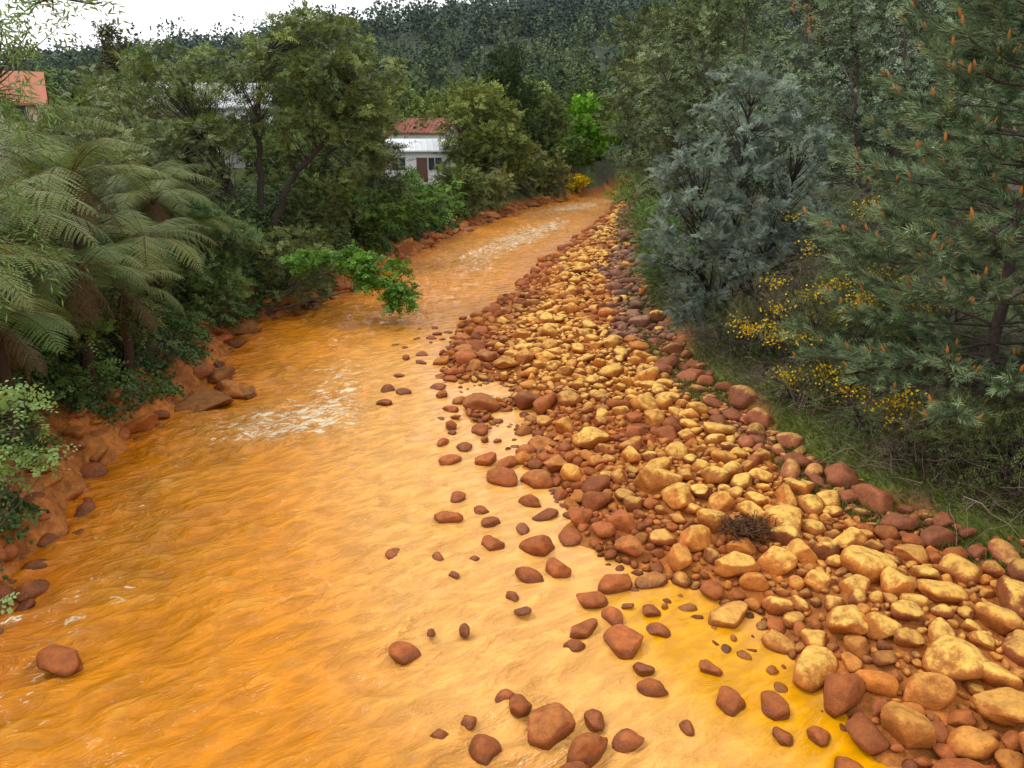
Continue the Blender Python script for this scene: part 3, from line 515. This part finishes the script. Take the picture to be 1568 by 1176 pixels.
# ---------------- houses
def box(mb,c,s,col,mat=0):
    c=np.array(c);s=np.array(s)/2; V=np.array([[a,b,d] for a in(-1,1) for b in(-1,1) for d in(-1,1)])*s+c
    mb.add(V,[[0,1,3,2],[4,6,7,5],[0,4,5,1],[2,3,7,6],[0,2,6,4],[1,5,7,3]],col,mat)
def house(name,x,y,w,d,h,wall,roof,rot=0,rh=1.6,zb=None):
    g=g1(x,y) if zb is None else zb
    e=bpy.data.objects.new(name,None); scene.collection.objects.link(e); e.location=(x,y,g); e.rotation_euler=(0,0,rot)
    m=MB(); box(m,(0,0,h/2-.5),(w,d,h+1),wall); 
    m.add([[-w/2,-d/2,h],[-w/2,d/2,h],[-w/2,0,h+rh],[w/2,-d/2,h],[w/2,d/2,h],[w/2,0,h+rh]],[[0,1,2],[3,5,4]],wall); m.build('walls',[PAINT],e)
    m=MB(); o=.45; k=rh/(d/2)
    for s in(-1,1):
        y1=s*(d/2+o); z1=h-o*k+.04; V=[[-w/2-o,y1,z1],[w/2+o,y1,z1],[w/2+o,0,h+rh+.04],[-w/2-o,0,h+rh+.04]]; V2=[[a,b,c+.12] for a,b,c in V]
        m.add(V+V2,[[0,1,2,3],[4,7,6,5],[0,4,5,1],[1,5,6,2],[0,3,7,4]],roof)
        for q in range(int(w/.5)+1):
            xx=-w/2-o+.1+q*.5; m.add([[xx,y1,z1+.125],[xx+.05,y1,z1+.17],[xx+.05,0,h+rh+.21],[xx,0,h+rh+.165]],[[0,1,2,3]],roof)
    m.build('roof',[PAINT],e)
    m=MB(); f=MB()
    for q in range(max(2,int(w/2.4))):
        xx=-w/2+1.2+q*(w-2.4)/max(1,int(w/2.4)-1)
        for zz in ([1.5] if h<4 else [1.5,4.1]):
            box(f,(xx,-d/2-.03,zz),(1.3,.06,1.2),(.7,.7,.68)); box(m,(xx,-d/2-.065,zz),(1.12,.02,1.02),(.03,.04,.05)); box(f,(xx,-d/2-.085,zz),(.05,.02,1.02),(.7,.7,.68))
    f.build('window_frames',[PAINT],e); m.build('window_glass',[PAINT],e)
    m=MB(); box(m,(w*.08,-d/2-.03,1.0),(.95,.06,2.05),(.15,.07,.05)); m.build('door',[PAINT],e)
    return e
house('white_house',-8.6,72,5.5,5,2.6,(.75,.75,.74),(.62,.64,.66),.15,.8,zb=2.3)
house('red_roofed_house',-11.0,96,8,6,3.0,(.7,.68,.64),(.30,.10,.07),-.2,1.4,zb=3.4)
house('weatherboard_house',-23.5,62,10,7,5.2,(.66,.68,.72),(.5,.52,.55),.2,1.6,zb=3)
house('red_roofed_house',-31,46,8,7,4.8,(.6,.45,.35),(.36,.12,.06),.5,1.6,zb=3.2)
mb=MB(); t=np.linspace(0,1,30); P=np.stack([-14+30*t,62-4*t,12.6+5.5*t-4*t*(1-t)*.8],1); tubes(mb,P[None],np.full((1,30),.018),(.03,.03,.03),0,5)
for (x,y,z) in [(-14,62,12.6),(16,58,18.1)]:
    tubes(mb,np.array([[(x,y,2.),(x,y,z+.4)]]),np.array([[.13,.1]]),(.12,.09,.07),0,8); tubes(mb,np.array([[(x-.9,y,z-.1),(x+.9,y,z-.1)]]),np.array([[.06,.06]]),(.12,.09,.07),0,6)
mb.build('power_line',[BARK])
mb=MB(); c=np.array([3.75,11.0,.45]); n=220; D=rv(n); D[:,2]=abs(D[:,2])*.6; t=np.linspace(0,1,6)[None,:,None]; P=c+rng.normal(size=(n,1,3))*np.array([.16,.12,.06])+D[:,None]*t*rng.uniform(.12,.36,(n,1,1))+rng.normal(size=(n,6,3))*.015
tubes(mb,P,np.tile(np.linspace(.016,.004,6),(n,1)),(.11,.05,.022),0,4); mb.build('driftwood_root_clump',[BARK])
# ---------------- world, sun, camera
w=bpy.data.worlds.new('World'); scene.world=w; w.use_nodes=True; nt=w.node_tree; nt.nodes.clear(); lk=nt.links.new
o=N(nt,'ShaderNodeOutputWorld'); bg=N(nt,'ShaderNodeBackground'); sky=N(nt,'ShaderNodeTexSky',sky_type='NISHITA'); sky.sun_disc=False
el,az=math.radians(52),math.radians(-60)
sky.sun_elevation=el; sky.sun_rotation=az; sky.dust_density=3
tc=N(nt,'ShaderNodeTexCoord'); no=N(nt,'ShaderNodeTexNoise'); no.inputs['Scale'].default_value=2.5; no.inputs['Detail'].default_value=5; lk(tc.outputs['Generated'],no.inputs['Vector'])
cr=N(nt,'ShaderNodeMapRange'); cr.inputs['From Min'].default_value=.3; cr.inputs['From Max'].default_value=.7; cr.inputs['To Min'].default_value=8.; cr.inputs['To Max'].default_value=14.5; lk(no.outputs['Fac'],cr.inputs['Value'])
cm=N(nt,'ShaderNodeCombineColor')
for q in range(3): lk(cr.outputs[0],cm.inputs[q])
mx=N(nt,'ShaderNodeMix',data_type='RGBA'); mx.inputs['Factor'].default_value=.9; lk(sky.outputs[0],mx.inputs['A']); lk(cm.outputs[0],mx.inputs['B'])
lk(mx.outputs['Result'],bg.inputs['Color']); bg.inputs['Strength'].default_value=.14; lk(bg.outputs[0],o.inputs[0])
sl=bpy.data.lights.new('sun','SUN'); sl.energy=1.4; sl.angle=math.radians(14); sl.color=(1,.97,.93); so=bpy.data.objects.new('sun',sl); scene.collection.objects.link(so)
sd=Vector((math.sin(az)*math.cos(el),math.cos(az)*math.cos(el),math.sin(el))); so.rotation_euler=sd.to_track_quat('Z','Y').to_euler()
cam=bpy.data.cameras.new('camera'); co=bpy.data.objects.new('camera',cam); scene.collection.objects.link(co); scene.camera=co
co.location=(0,0,6.5); co.rotation_euler=(math.radians(90-18.1),0,0); cam.sensor_width=36; cam.lens=27.2; cam.clip_end=3000
scene.view_settings.view_transform='Standard'; scene.view_settings.look='None'; scene.view_settings.exposure=0
